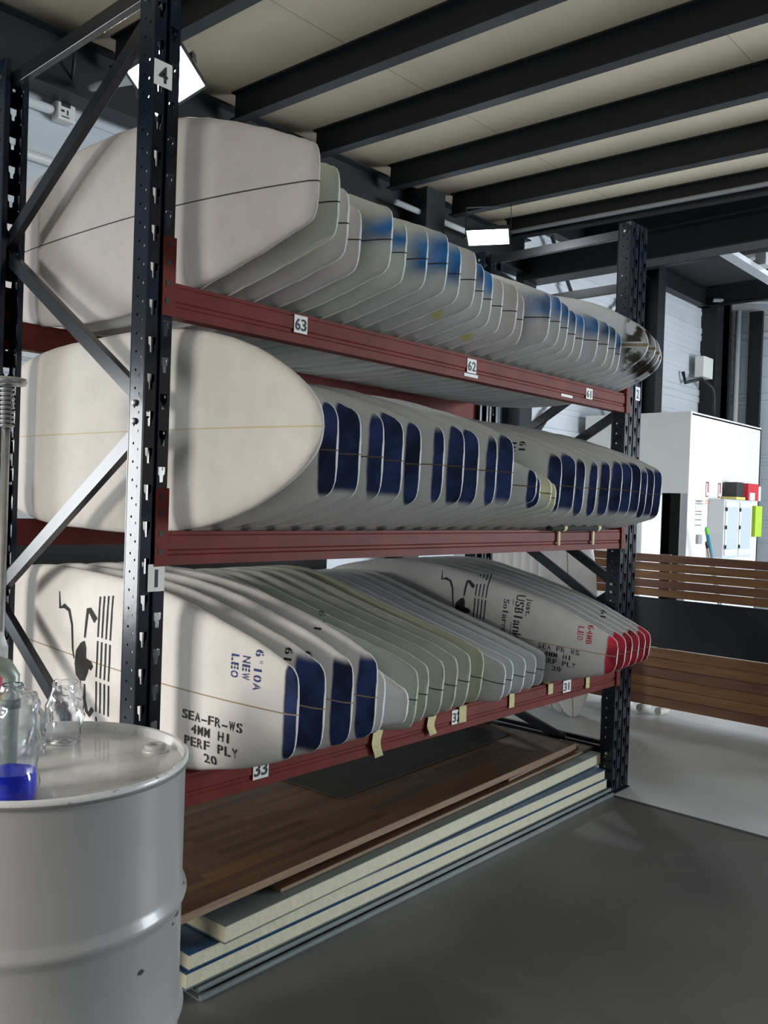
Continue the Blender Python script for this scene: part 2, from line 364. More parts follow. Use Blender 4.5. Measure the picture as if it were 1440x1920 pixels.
f3 = frame('navy steel rack frame of the next bay, right behind the far end frame', L + PW + .014, [(.94, 2.62, .04, 2.06), (.04, 2.0, .94, 1.46), (.94, 1.4, .04, .86), (.04, .8, .94, .3)], [2.62, .2])
plate(f3, 'number_plate', '2', .03, 2.055, .05, .07, -.002)

def beam(z1, y0, lab, face=-1):
    h = .095; root = empty('shelf_beam', (0, y0, z1 - h), label=lab, cat='shelf beam', group='red beams of the pallet rack')
    f = 0 if face < 0 else .046
    s = 1 if face < 0 else -1
    prof = [(f, 0), (f, h * .28), (f + s * .004, h * .33), (f + s * .004, h * .42), (f, h * .47), (f, h * .86), (f + s * .003, h * .9), (f + s * .003, h), (f + s * .046, h), (f + s * .046, 0)]
    V = [(x, y, z) for x in (.004, L - .004) for y, z in prof]; n = len(prof)
    F = [(i, (i + 1) % n, (i + 1) % n + n, i + n) for i in range(n)] + [tuple(range(n))[::-1], tuple(range(n, 2 * n))]
    o = mesh_obj('beam_profile', V, F, RED, root); fix_normals(o)
    for sx, x in ((-1, 0), (1, L)):
        yf = -.008 if face < 0 else .046 + .008
        m = MB().box(min(x, x + sx * .036), max(x, x + sx * .036), min(yf, yf - face * .0 + (.004 if face < 0 else -.004)), max(yf, yf + (.004 if face < 0 else -.004)), -.002, .215)
        m.box(x - .004 * (sx > 0) - .0, x + .004 * (sx < 0), -.008 if face < 0 else 0, .046 if face < 0 else .054, -.002, .215)
        c = m.build('end_connector', RED, root)
        hk = MB()
        for zz in (.03, .08, .135, .185): hk.box(x + sx * .014, x + sx * .026, yf - .0012 if face < 0 else yf - .002, yf + .001, zz, zz + .016)
        if face < 0: hk.build('hook_slot', INK, c)
    return root
Z1, Z2, Z3 = 2.0407, 1.3501, .650
bf1 = beam(Z1, 0, 'front red beam of the top shelf, carrying plates 63, 62 and 61')
bf2 = beam(Z2, 0, 'front red beam of the middle shelf, level with the eye')
bf3 = beam(Z3, 0, 'front red beam of the bottom shelf, hung with masking tape')
beam(Z1, D - .046, 'rear red beam of the top shelf, seen left of the near post', 1)
beam(Z2, D - .046, 'rear red beam of the middle shelf, seen left of the near post', 1)
beam(Z3, D - .046, 'rear red beam of the bottom shelf', 1)
rr = empty('gap_darkening_rail', (0, 1.65, 0), label='dark rail added to darken the gap behind the rack, below the rear middle beam', cat='filler')  # made-up dark rail on legs, covers the bright wall in the gap
MB().box(-.45, 2.2, -.03, .03, 1.02, 1.32).build('rail', STEEL, rr, bevel=.002)
for x in (-.40, 2.10): MB().box(x, x + .06, -.03, .03, 0, 1.02).box(x - .02, x + .08, -.25, .25, 0, .03).build('leg', STEEL, rr, bevel=.002)
# number plates ride on their beam
def bplate(root, txt, x, z, wd=.055, ht=.06):
    p = plate(root, 'number_plate', txt, x, z - root.location.z, wd, ht, -.001)
bplate(bf1, '63', .477, 2.006, .056, .056); bplate(bf1, '62', 1.388, 2.000, .06, .056); bplate(bf1, '61', 2.325, 1.998, .06, .05)
bplate(bf3, '31', 2.214, .618, .07, .056); bplate(bf3, '32', 1.365, .612, .058, .056); bplate(bf3, '33', .37, .612, .062, .062)
for x, z, wd in ((1.385, 1.962, .09), (2.12, 1.965, .10)): plate(bf1, 'label_strip', '', x, z - bf1.location.z, wd, .012, -.001)

# ================================================================== BOARDS
OUT = {'blunt': [(0, .16), (.004, .27), (.015, .34), (.04, .385), (.08, .44), (.16, .55), (.3, .71), (.45, .86), (.6, .95), (.85, 1.0), (1.2, 1.0)],
       'wide': [(0, .20), (.004, .33), (.02, .42), (.05, .475), (.10, .55), (.18, .65), (.33, .79), (.5, .92), (.7, .99), (.9, 1), (1.2, 1)],
       'taper': [(0, .14), (.008, .24), (.03, .30), (.08, .38), (.14, .46), (.31, .67), (.62, .88), (.85, .97), (1.0, 1), (1.2, 1)],
       'slim': [(0, .20), (.005, .30), (.015, .38), (.05, .44), (.11, .515), (.31, .64), (.55, .77), (.8, .90), (1.05, 1), (1.3, 1)],
       'slender': [(0, .18), (.005, .26), (.02, .33), (.1, .41), (.28, .55), (.64, .76), (.9, .90), (1.15, 1), (1.4, 1)],
       'round': [(0, .03), (.004, .11), (.015, .19), (.04, .29), (.1, .45), (.22, .67), (.41, .87), (.64, .98), (.8, 1), (1.2, 1)],
       'keel': [(0, .10), (.006, .17), (.02, .22), (.05, .26), (.12, .36), (.25, .56), (.4, .74), (.6, .90), (.85, 1.0), (1.2, 1.0)]}
def outl(kind, d):
    P = OUT[kind]
    for (a, ha), (b, hb) in zip(P, P[1:]):
        if d <= b:
            i = P.index((a, ha)); t = (d - a) / (b - a)
            pm = P[i - 1] if i > 0 else (a - (b - a), ha - (hb - ha)); pn = P[min(i + 2, len(P) - 1)]
            m0 = (hb - pm[1]) / (b - pm[0]) * (b - a); m1 = (pn[1] - ha) / max(pn[0] - a, 1e-6) * (b - a)
            if i == 0: m0 = (hb - ha)
            return (2*t**3 - 3*t*t + 1) * ha + (t**3 - 2*t*t + t) * m0 + (-2*t**3 + 3*t*t) * hb + (t**3 - t*t) * m1
    return 1.0
class Board:
    def __init__(s, kind, hw, ln, th, rk=.075, back='wide', jag=.0012):
        s.kind, s.hw, s.ln, s.th, s.rk, s.back, s.jag = kind, hw, ln, th, rk, back, jag
    def h(s, y):
        yb = s.ln - y; return s.hw * min(outl(s.kind, max(y, 0)), outl(s.back, max(yb, 0)))
    def cx(s, y):
        u = (y - s.ln * .52) / (s.ln * .5); return s.rk * abs(u) ** 2.3 * (1 if u < 0 else .6)
    def t(s, y):
        u = abs(2 * y / s.ln - 1); return s.th * (1 - .62 * u ** 3)
    def xs(s, y, z):
        w_ = min(1, abs(z) / s.h(y)); return s.cx(y) - s.t(y) / 2 * max(0, 1 - w_ ** 7) ** .5
    def stations(s):
        ys = [0, .003, .007, .013, .022, .034, .05, .07, .09, .11, .135, .16, .185, .21, .24, .27, .30, .335, .37, .41, .45, .5, .55, .6, .66]
        n2 = 9; return ys + [.66 + (s.ln - 1.02) * k / n2 for k in range(1, n2)] + [s.ln - q for q in (.36, .25, .16, .09, .045, .02, .006, 0)]
    def mesh(s, rnd):
        ys = s.stations()
        K = 28; V = []
        for y in ys:
            h = s.h(y) + rnd.uniform(-s.jag, s.jag); t = s.t(y) / 2; c = s.cx(y)
            e = min(1, .35 + .65 * min(y, s.ln - y) / .02)
            for k in range(K):
                a = 2 * math.pi * k / K; ca, sa = math.cos(a), math.sin(a)
                zz = h * math.copysign(abs(sa) ** .55, sa); w_ = abs(zz) / h
                xx = math.copysign(t * (1 - w_ ** 7) ** .5, ca) if abs(ca) > 1e-6 else 0
                V.append((c + xx * e, y, zz))
        n = len(ys); F = [(i * K + k, i * K + (k + 1) % K, (i + 1) * K + (k + 1) % K, (i + 1) * K + k) for i in range(n - 1) for k in range(K)]
        F += [tuple(range(K))[::-1], tuple(range((n - 1) * K, n * K))]
        return V, F
    def stringer(s, e=.0009, hz=.0018):
        ys = s.stations()
        V = []
        for y in ys:
            t = s.t(y) / 2 * min(1, .35 + .65 * min(y, s.ln - y) / .02) + e; c = s.cx(y); yy = y - e if y == 0 else (y + e if y == s.ln else y)
            V += [(c - t, yy, -hz), (c + t, yy, -hz), (c + t, yy, hz), (c - t, yy, hz)]
        n = len(ys); F = [(i*4 + k, i*4 + (k+1) % 4, i*4 + 4 + (k+1) % 4, i*4 + 4 + k) for i in range(n - 1) for k in range(4)] + [(3, 2, 1, 0), (n*4-4, n*4-3, n*4-2, n*4-1)]
        return V, F

def put_board(b, x, ytip, zbase, m, label, group, sm_=None, name='surfboard_blank', yc0=.02, yc1=.96):
    """stand the board on its rail across the two beams, tip towards the aisle"""
    a = 0.0
    for _ in range(6):
        c = math.cos(a)
        d0 = max(.0, (yc0 - ytip) / c); d1 = (yc1 - ytip) / c
        z0 = zbase + b.h(d0) / c; z1 = zbase + b.h(d1) / c
        a = math.atan2(z1 - z0, yc1 - yc0)
    ztip = z0 - math.tan(a) * (yc0 - ytip)
    V, F = b.mesh(random)
    o = mesh_obj(name, V, F, m); fix_normals(o); auto_smooth(o, 50)
    o.location = (x, ytip, ztip + .001); o.rotation_euler = (a, 0, random.uniform(-.006, .006))
    tag(o, label, 'surfboard blank', group)
    if sm_: 
        V, F = b.stringer(hz=.007 if sm_ is TANS and 'glossy' in label else .0018); mesh_obj('stringer', V, F, sm_, o)
    o['brd'] = 0; del o['brd']
    return o
def decal(b, o, V2, F, y, z, m, name='stencil_lettering', rot=0, lift=.0016, label=None):
    """flat artwork (u right = towards the tip, v up) laid on the near face of the board at local y,z"""
    c, s_ = math.cos(rot), math.sin(rot); V = []
    for u, v in V2:
        uu = u * c - v * s_; vv = u * s_ + v * c; yy = y - uu; zz = z + vv
        V.append((b.xs(yy, zz) - lift, yy, zz))
    q = mesh_obj(name, V, F, m, o)
    if label: q['label'] = label
    return q
def rect2(x0, x1, y0, y1, n=1): return [(x0, y0), (x1, y0), (x1, y1), (x0, y1)]
def poly_strip(pts, ws):
    V = []; F = []
    for i, p in enumerate(pts):
        a = Vector(pts[max(i - 1, 0)]); c = Vector(pts[min(i + 1, len(pts) - 1)]); d = (c - a).normalized(); n = Vector((-d.y, d.x)) * ws[i] / 2
        V += [tuple(Vector(p) + n), tuple(Vector(p) - n)]
    F = [(2 * i, 2 * i + 1, 2 * i + 3, 2 * i + 2) for i in range(len(pts) - 1)]
    return V, F
def logo2d(sx=1, sy=1):
    """rider figure with long arms beside four broken wave lines"""
    V = []; F = []
    def addp(v, f):
        n = len(V); V.extend([(a * sx, b * sy) for a, b in v]); F.extend([tuple(i + n for i in t) for t in f])
    segs = [(.17, .015), (0, -.125), (-.14, -.27), (-.285, -.36)]
    for k in range(4):
        x = .03 + k * .021
        for i, (a, c) in enumerate(((.165 + .004 * k, .035), (.022, -.095), (-.108, -.205), (-.222 - .01 * k, -.30 + .01 * k))):
            bend = .0 if i < 2 else (.006 if i == 2 else .022)
            addp(*poly_strip([(x + bend * .3, a), (x + bend * .6 + .001, (a + c) / 2), (x + bend + .004 * (i == 3), c)], [.007, .007, .006]))
    addp(*poly_strip([(-.2, .15), (-.19, .095), (-.165, .105), (-.135, .095), (-.115, .05), (-.105, -.03), (-.095, -.06)], [.003, .012, .016, .014, .010, .008, .004]))
    addp(*poly_strip([(-.04, .02), (-.035, .07), (-.03, .115), (-.02, .115), (.015, .085)], [.008, .011, .012, .018, .024]))
    body = [(-.085, -.03), (-.06, .0), (-.04, .01), (-.03, -.01), (-.028, -.045), (0, -.05), (.012, -.065), (0, -.08), (-.012, -.075), (-.015, -.09), (-.03, -.12), (-.055, -.125), (-.08, -.11), (-.09, -.075)]
    n = len(V); V.extend([(a * sx, b * sy) for a, b in body]); F.append(tuple(range(n, n + len(body))))
    addp(*poly_strip([(-.03, -.13), (-.028, -.18), (-.015, -.215), (.0, -.225), (.018, -.20)], [.006, .012, .014, .016, .016]))
    return V, F

W0 = (.66, .635, .62); WG = (.62, .655, .57); WM = (.68, .68, .66); WB = (.74, .72, .69)
M_plain = foam_mat('foam_plain', W0)
M_first = foam_mat('foam_first', (.54, .505, .49))
M_green1 = foam_mat('foam_greenish_tip', (.70, .69, .66), tint=(.54, .58, .46))
BLU = (.008, .10, .29)
M_blueA = foam_mat('foam_blue_spray_centre', (.67, .69, .63), BLU, .10, .09, .0, .055, .03, .025)
M_blueB = foam_mat('foam_blue_spray_wide', (.67, .69, .66), BLU, .07, .075, -.035, .08, .03, .02)
M_blueC = foam_mat('foam_blue_spray_upper', (.68, .70, .68), BLU, .045, .05, .02, .14, .04, .02)
M_blueD = foam_mat('foam_blue_spray_above_stringer', (.70, .70, .70), (.015, .10, .26), .10, .14, .01, .10, .03, .03)
M_spot = foam_mat('foam_yellow_spot', (.70, .69, .68), spots=(.02, .12, -.115))
DB = (.007, .018, .075)
M_bar = foam_mat('foam_navy_bar', WM, DB, .062, .006, -.115, .145, .012, .006)
M_barT = foam_mat('foam_thin_navy_bar', WM, DB, .036, .005, -.12, .12, .02, .008)
M_barF = foam_mat('foam_far_navy_bar', WM, DB, .046, .006, -.11, .12, .014, .006)
M_barR = foam_mat('foam_round_board', (.66, .635, .60))
M_yel = foam_mat('foam_yellow_tip', (.68, .69, .62), (.55, .60, .25), .035, .025, -.03, .03, .03, .02)
M_b1 = foam_mat('foam_stamped', (.78, .75, .72), DB, .035, .005, -.13, .14, .012, .006)
M_b2 = foam_mat('foam_stamped_wide_bar', (.72, .70, .68), DB, .078, .006, -.135, .13, .016, .008)
M_gr = foam_mat('foam_pale_green', (.56, .575, .50), (.30, .48, .34), .003, .008, -.2, .2, .03, .02)
M_gr2 = foam_mat('foam_olive', (.50, .51, .39))
M_wh = foam_mat('foam_clear_white', (.80, .79, .78), gloss=.5)
M_cool = foam_mat('foam_cool_white', (.66, .68, .69))
RD = (.30, .014, .028)
M_red = foam_mat('foam_red_tip', (.62, .62, .62), RD, .055, .006, -.3, .3, .02, .010)
M_gloss = foam_mat('glassed_white_dark_tip', (.72, .73, .75), band=(.02, .105), gloss=.12)
DKS = mat('dark_stringer', (.035, .03, .025), .7); TANS = mat('tan_stringer', (.36, .27, .17), .7); YLS = mat('cream_stringer', (.55, .45, .27), .7); BRS = mat('brown_stringer', (.16, .10, .06), .7)
BRS.name = 'brown_stringer'

ORD = ['first', 'second', 'third', 'fourth', 'fifth', 'sixth', 'seventh', 'eighth', 'ninth', 'tenth', 'eleventh', 'twelfth', 'thirteenth', 'fourteenth', 'fifteenth', 'sixteenth', 'seventeenth', 'eighteenth', 'nineteenth', 'twentieth', 'twenty-first', 'twenty-second', 'twenty-third', 'twenty-fourth', 'twenty-fifth', 'twenty-sixth', 'twenty-seventh', 'last']
TOP = [(0.08, -0.405), (0.175, -0.383), (0.27, -0.325), (0.364, -0.284), (0.459, -0.322), (0.554, -0.296), (0.649, -0.302), (0.744, -0.309), (0.839, -0.289), (0.933, -0.282), (1.028, -0.247), (1.123, -0.217), (1.218, -0.198), (1.313, -0.199), (1.407, -0.166), (1.502, -0.229), (1.597, -0.22), (1.692, -0.199), (1.787, -0.179), (1.881, -0.163), (1.976, -0.182), (2.071, -0.182), (2.166, -0.166), (2.261, -0.144), (2.356, -0.236), (2.45, -0.229), (2.535, -0.212), (2.612, -0.185)]
tm = [M_first, M_green1, M_plain, M_plain, M_blueA, M_blueA, M_blueB, M_blueB, M_blueB, M_spot, M_blueC, M_blueC, M_spot, M_plain, M_plain, M_blueD, M_blueC, M_blueC, M_blueC, M_blueC, M_blueD, M_blueC, M_blueC, M_blueC] + [M_gloss] * 4
tl = {M_first: 'bare, with a long dark stringer', M_green1: 'with a faintly green squared tip', M_plain: 'bare white with a dark stringer', M_blueA: 'with a blue spray band along the stringer', M_blueB: 'with blue spray across the tip', M_spot: 'bare with a yellow mark low on its face', M_blueC: 'with a blue sprayed upper tip', M_blueD: 'with a wide soft blue patch', M_gloss: 'glossy, with a dark patched tip'}
for i, (x, y) in enumerate(TOP):
    k = 'blunt' if i < 24 else 'round'; hw = .272 + random.uniform(-.004, .004) if i < 24 else .275
    if i == 0: hw = .293
    b = Board(k, hw, 1.45 - y, .058 if i < 24 else .05, jag=.0016 if i < 24 else 0)
    o = put_board(b, x, y, Z1, tm[i], 'top shelf blank, %s from the near post, %s' % (ORD[i], tl[tm[i]].replace('bare with a yellow mark low on its face', 'bare with a yellow mark')) if i < 27 else 'last glossy surfboard on the top shelf, its dark patched tip nearest the far post', 'blanks on the top shelf', DKS if i < 24 else TANS)
MID = [(0.08, -0.479), (0.182, -0.401), (0.285, -0.386), (0.387, -0.38), (0.49, -0.366), (0.592, -0.35), (0.694, -0.361), (0.797, -0.362), (0.899, -0.346), (1.002, -0.348), (1.104, -0.347), (1.206, -0.382), (1.309, -0.333), (1.411, -0.319), (1.514, -0.276), (1.616, -0.236), (1.718, -0.242), (1.821, -0.229), (1.923, -0.233), (2.026, -0.237), (2.128, -0.243), (2.23, -0.238), (2.333, -0.233), (2.435, -0.216), (2.538, -0.203), (2.612, -0.208)]
mm = [M_barR] + [M_bar] * 10 + [M_barT, M_barF, M_yel, M_yel] + [M_barF] * 11
mm[3] = M_barT; mm[6] = M_barT; mm[10] = M_barT; mm[9] = M_barT
for j in (17, 18, 20): mm[j] = M_barT
ml_ = {M_barR: 'full rounded nose and a cream stringer', M_bar: 'a broad navy bar across the tip', M_barT: 'a narrow navy bar across the tip', M_barF: 'a navy bar across the tip', M_yel: 'a pale yellow squared tip'}
midb = []
for i, (x, y) in enumerate(MID):
    k = 'round' if i == 0 else ('keel' if 11 <= i <= 14 else 'wide'); hw = .312 if i == 0 else (.262 if 11 <= i <= 14 else .282)
    b = Board(k, hw, 1.5 - y, .062, rk=.05 if i == 0 else .075)
    o = put_board(b, x, y, Z2, mm[i], 'middle shelf blank, %s, with %s' % ((ORD[i] + ' from the near post') if i < 25 else 'last before the far post', ml_[mm[i]]), 'blanks on the middle shelf', YLS if i == 0 else BRS)
    midb.append((b, o))
BOT = [(0.1, -0.367), (0.218, -0.347), (0.336, -0.339), (0.454, -0.325), (0.572, -0.251), (0.69, -0.249), (0.8, -0.195), (0.906, -0.154), (1.012, -0.14), (1.118, -0.12), (1.224, -0.10), (1.33, -0.085), (1.436, -0.12), (1.542, -0.085), (1.648, -0.075), (1.754, -0.06), (1.86, -0.04), (2.03, -0.302), (2.148, -0.28), (2.266, -0.253), (2.384, -0.229), (2.502, -0.204), (2.62, -0.176)]
bmt = [M_b1, M_b2, M_b2, M_b2, M_wh, M_wh] + [M_gr] * 5 + [M_gr2] + [M_cool] * 5 + [M_red] * 6
bl_ = {M_b1: 'with stencils and a narrow navy bar', M_b2: 'with a broad navy bar at the tip', M_wh: 'with a plain clean white tip', M_gr: 'with a pale green squared end', M_gr2: 'olive-tinted all over its end', M_cool: 'cool white with a dark stringer end', M_red: 'with a red painted tip'}
botb = []
for i, (x, y) in enumerate(BOT):
    k = 'wide' if i < 4 else ('blunt' if i < 5 else ('keel' if i == 5 else ('slim' if i < 12 else ('slender' if i < 17 else 'taper'))))
    hw = .285 if i < 4 else (.27 if i < 6 else (.262 if i < 12 else (.24 if i < 17 else .27)))
    b = Board(k, hw, 1.5 - y, .064)
    lab = 'bottom shelf blank, %s, %s' % ((ORD[i] + ' from the near post') if i < 22 else 'last before the far post', bl_[bmt[i]])
    if i == 17: lab = 'stamped surfboard blank with red tip, foremost of the red-tipped ones on the bottom shelf'
    o = put_board(b, x, y, Z3, bmt[i], lab, 'blanks on the bottom shelf', TANS if i < 4 or i > 16 else (None if i in (4, 5) else DKS))
    botb.append((b, o))

def at(bo, yw, zw):
    """world y,z on the board -> its local y,z"""
    o = bo[1]; a = o.rotation_euler.x; dy = yw - o.location.y; dz = zw - o.location.z
    return dy * math.cos(a) + dz * math.sin(a), -dy * math.sin(a) + dz * math.cos(a)
def stamp(bo, lines, yw, zw, h, gw, gap, lead, m, rot=0, st=True, label=None, center=True):
    V, F = text2d(lines, h, gw, gap, lead, st, center); y, z = at(bo, yw, zw)
    return decal(bo[0], bo[1], V, F, y, z, m, rot=rot, label=label)
q = -math.pi / 2
B1 = botb[0]; tilt = B1[1].rotation_euler.x
stamp(B1, ['SEA-FR-WS', '4MM HI', 'PERF PLY', '20'], -.083, .765, .027, .021, .0052, .010, SINK, label='black stencil lettering')
stamp(B1, ["6'10A", 'NEW', 'LEO'], -.208, .985, .026, .019, .004, .014, BLUEINK, rot=q, label='blue stencil lettering')
V, F = logo2d(1.15, 1.0); y, z = at(B1, .50, .955); decal(B1[0], B1[1], V, F, y, z, SINK, name='stencil_emblem')
B18 = botb[17]
V, F = logo2d(.95, .80); y, z = at(B18, .42, .99); decal(B18[0], B18[1], V, F, y, z, INK, name='stencil_emblem')
stamp(B18, ['just.'], .10, .985, .026, .016, .003, 0, INK, rot=q, st=False)
stamp(B18, ['USBlanks'], .152, .925, .045, .026, .0035, 0, INK, rot=q)
y, z = at(B18, .19, .90); decal(B18[0], B18[1], rect2(-.12, .12, -.0015, .0015), [(0, 1, 2, 3)], y, z, INK, rot=q, name='stencil_rule')
stamp(B18, ['Solarmade'], .222, .91, .030, .021, .003, 0, INK, rot=q)
stamp(B18, ['64MB', 'LEO'], -.168, .897, .026, .018, .004, .014, REDINK, rot=q, label='red stencil lettering')
stamp(B18, ['SEA FR WS', '4MM HI', 'PERF PLY', '20'], -.045, .772, .022, .0175, .0045, .008, INK)
for i, (yy, zz, t) in {1: (-.235, 1.01, "61"), 2: (-.20, .995, "6"), 3: (-.12, 1.075, "6'1"), 19: (-.12, .96, "61")}.items():
    stamp(botb[i], [t], yy, zz, .026, .019, .004, 0, SINK, rot=q)
stamp(midb[15], ['61', 'IN'], -.06, 1.70, .028, .020, .004, .012, SINK, rot=q)

# dark foam pads and tape on the beams
def pad(x0, x1, zb, y0=.0, lab=''):
    o = MB().tube([(x0, y0, zb), (x0 + .03, y0, zb + .0), (x1 - .03, y0, zb), (x1, y0, zb)], [.012, .017, .017, .012], 10).build('foam_pad', FOAMBLK, smooth=True); tag(o, lab, 'foam pad')
pad(1.96, 2.46, Z2 + .012, -.026, 'black foam roll taped to the far end of the middle front beam')
def tape(x, zt, zb, wd, lab, curl=0, y=-.004):
    V = []; n = 7
    for i in range(n):
        t = i / (n - 1); z = zt + (zb - zt) * t; k = math.sin(t * 7 + curl) * .006 * curl
        V += [(x - wd / 2 * (1 - .25 * t * curl) + k, y - .002 - .008 * t * curl, z), (x + wd / 2 * (1 - .35 * t * curl) + k, y - .004 - .012 * t * t * curl, z + (.006 * curl if i == n - 1 else 0))]
    V = [(x - wd / 2, .03, zt + .003), (x + wd / 2, .03, zt + .003)] + V
    F = [(2 * i, 2 * i + 1, 2 * i + 3, 2 * i + 2) for i in range(n)]
    o = mesh_obj('tape_strip', V, F, TAPE); md = o.modifiers.new('s', 'SOLIDIFY'); md.thickness = .0008
    tag(o, lab, 'tape', 'masking tape on the beams')
for (x, zt, zb, wd, c, l) in ((.895, Z3, .545, .052, 1, 'torn pale yellow tape hanging below the broad navy barred blanks, longest strip'),
        (1.20, Z3, .57, .05, 1, 'crumpled yellow tape on the bottom beam under the pale green blanks'),
        (1.40, Z3, .585, .045, 0, 'flat yellow tape partly covering plate 32 on the bottom beam'),
        (1.747, Z3, .59, .035, 0, 'narrow yellow tape on the bottom beam below the cool white blanks'),
        (2.06, Z3, .603, .038, 0, 'yellow tape on the bottom beam just left of plate 31'),
        (2.40, Z3, .585, .032, 0, 'yellow tape on the bottom beam right of plate 31'),
        ):
    tape(x, zt, zb, wd, l, c)
for x, l in ((2.085, 'yellow tape round the left end of the black foam roll'), (2.40, 'yellow tape round the right end of the black foam roll')):
    m = MB()
    m.tube([(x - .012, -.026, Z2 + .012), (x + .012, -.026, Z2 + .012)], .019, 12); m.box(x - .012, x + .006, -.012, -.009, Z2 - .07, Z2)
    o = m.build('tape_strip', TAPE); tag(o, l, 'tape', 'masking tape on the beams')

# ================================================================== SHEETS UNDER THE RACK
FOAMC = mat('cream_pir_foam', (.66, .63, .46), .8, noise=.08, nscale=30, bump=.25, bscale=60)
GSKIN = mat('grey_panel_skin', (.17, .20, .20), .4, noise=.2, nscale=5); BSKIN = mat('blue_panel_skin', (.03, .09, .19), .4, noise=.2, nscale=5)
def panel(loc, rz, lx, ly, th, skin_t, skin_b, lab, lip=True):
    r = empty('sandwich_panel', loc, rz, label=lab, cat='panel')
    MB().box(0, lx, 0, ly, .004, th - .003).build('foam_core', FOAMC, r)
    MB().box(-.002, lx + .003, -.002, ly, th - .003, th).build('sheet_skin', skin_t, r)
    MB().box(-.002, lx + .003, -.002, ly, 0, .004).build('sheet_skin', skin_b, r)
    return r
def sheet(loc, rz, lx, ly, th, m, name, lab, edge=None):
    r = MB().box(0, lx, 0, ly, 0, th).build(name, m, bevel=.0012); r.location = loc; r.rotation_euler = (0, 0, rz); tag(r, lab, 'sheet'); return r
GS = mat('galvanised_sheet', (.30, .34, .34), .35, .4, noise=.2, nscale=6); 
def tray(z, y, x0, lab):
    r = MB().box(0, 2.55, 0, .9, 0, .004).box(0, 2.55, 0, .012, 0, .016).box(0, 2.55, .88, .892, 0, .02).box(.01, 2.54, .45, .47, 0, .02).build('steel_sheet', GS); r.location = (x0, y, z); r.rotation_euler = (0, 0, .012); tag(r, lab, 'sheet')
tray(.0, -.055, .13, 'thin grey metal edged sheet lying on the floor, lowest of the stack')
tray(.021, -.04, .13, 'thin grey metal edged sheet just under the cream and blue panels')
panel((.09, -.035, .043), .013, 2.55, .9, .048, BSKIN, GSKIN, 'lower cream foam panel with blue skin, second insulation panel down')
panel((.10, -.033, .093), .013, 2.52, .9, .048, BSKIN, BSKIN, 'blue topped cream foam panel, sticking out at its near left corner')
panel((.205, -.06, .1435), .05, 2.49, .86, .054, GSKIN, GSKIN, 'grey skinned thick cream panel, topmost of the insulation panels')
def wood(name, c1, c2, c3, gl, gw, rough=.5):
    m = bpy.data.materials.new(name); m.use_nodes = True; nt = m.node_tree; b = nt.nodes['Principled BSDF']; N = nt.nodes.new; Lk = nt.links.new
    tc = N('ShaderNodeTexCoord'); br = N('ShaderNodeTexBrick'); br.inputs['Scale'].default_value = 1; br.inputs['Brick Width'].default_value = gl; br.inputs['Row Height'].default_value = gw
    br.inputs['Mortar Size'].default_value = .0004; br.inputs['Color1'].default_value = (*c1, 1); br.inputs['Color2'].default_value = (*c2, 1); br.inputs['Mortar'].default_value = (*c3, 1); br.offset = .37; br.squash = 1
    Lk(tc.outputs['Object'], br.inputs[0]); mp = N('ShaderNodeMapping'); mp.inputs['Scale'].default_value = (3, 60, 60); Lk(tc.outputs['Object'], mp.inputs[0])
    n = N('ShaderNodeTexNoise'); n.inputs['Scale'].default_value = 1; n.inputs['Detail'].default_value = 5; Lk(mp.outputs[0], n.inputs[0])
    mx = N('ShaderNodeMix'); mx.data_type = 'RGBA'; mx.blend_type = 'MULTIPLY'; mx.inputs[0].default_value = .5; Lk(br.outputs[0], mx.inputs[6]); Lk(n.outputs[0], mx.inputs[7])
    Lk(mx.outputs[2], b.inputs['Base Color']); b.inputs['Roughness'].default_value = rough; b.inputs['Specular IOR Level'].default_value = .2; return m
BUTCH = wood('butcher_block_wood', (.15, .078, .034), (.07, .036, .017), (.055, .03, .014), .42, .034, .55)
PLY = mat('brown_plywood', (.12, .062, .034), .5, 0, col2=(.075, .04, .023), nscale=5, stretch=(1, 8, 1)); PLYE = mat('plywood_edge', (.30, .20, .12), .7, 0, noise=.4, nscale=1, stretch=(3, 3, 260))
def twoply(loc, rz, lx, ly, th, m, lab, name='plywood_board'):
    r = empty(name, loc, rz, label=lab, cat='wood board')
    MB().box(0, lx, 0, ly, .001, th - .001).build('core', PLYE, r); MB().box(0, lx, .001, ly, th - .001, th).build('face_veneer', m, r); return r
twoply((.46, -.012, .1985), .062, 2.28, .62, .013, PLY, 'dark brown plywood sheet lowest of the boards, peeping out at its front left corner')
twoply((1.905, .098, .2125), .085, .73, .55, .011, PLY, 'short plywood offcut under the right end of the long wood worktop')
twoply((.02, -.018, .225), .062, 2.56, .70, .028, BUTCH, 'long wood-strip worktop board lying on the panel stack', 'wooden_worktop')
o = sheet((1.10, .37, .2535), .062, 1.35, .42, .004, mat('dark_grey_sheet', (.034, .031, .027), .75, noise=.2, spec=.2), 'grey_sheet', 'thin dark grey sheet lying on top of the long wood worktop')

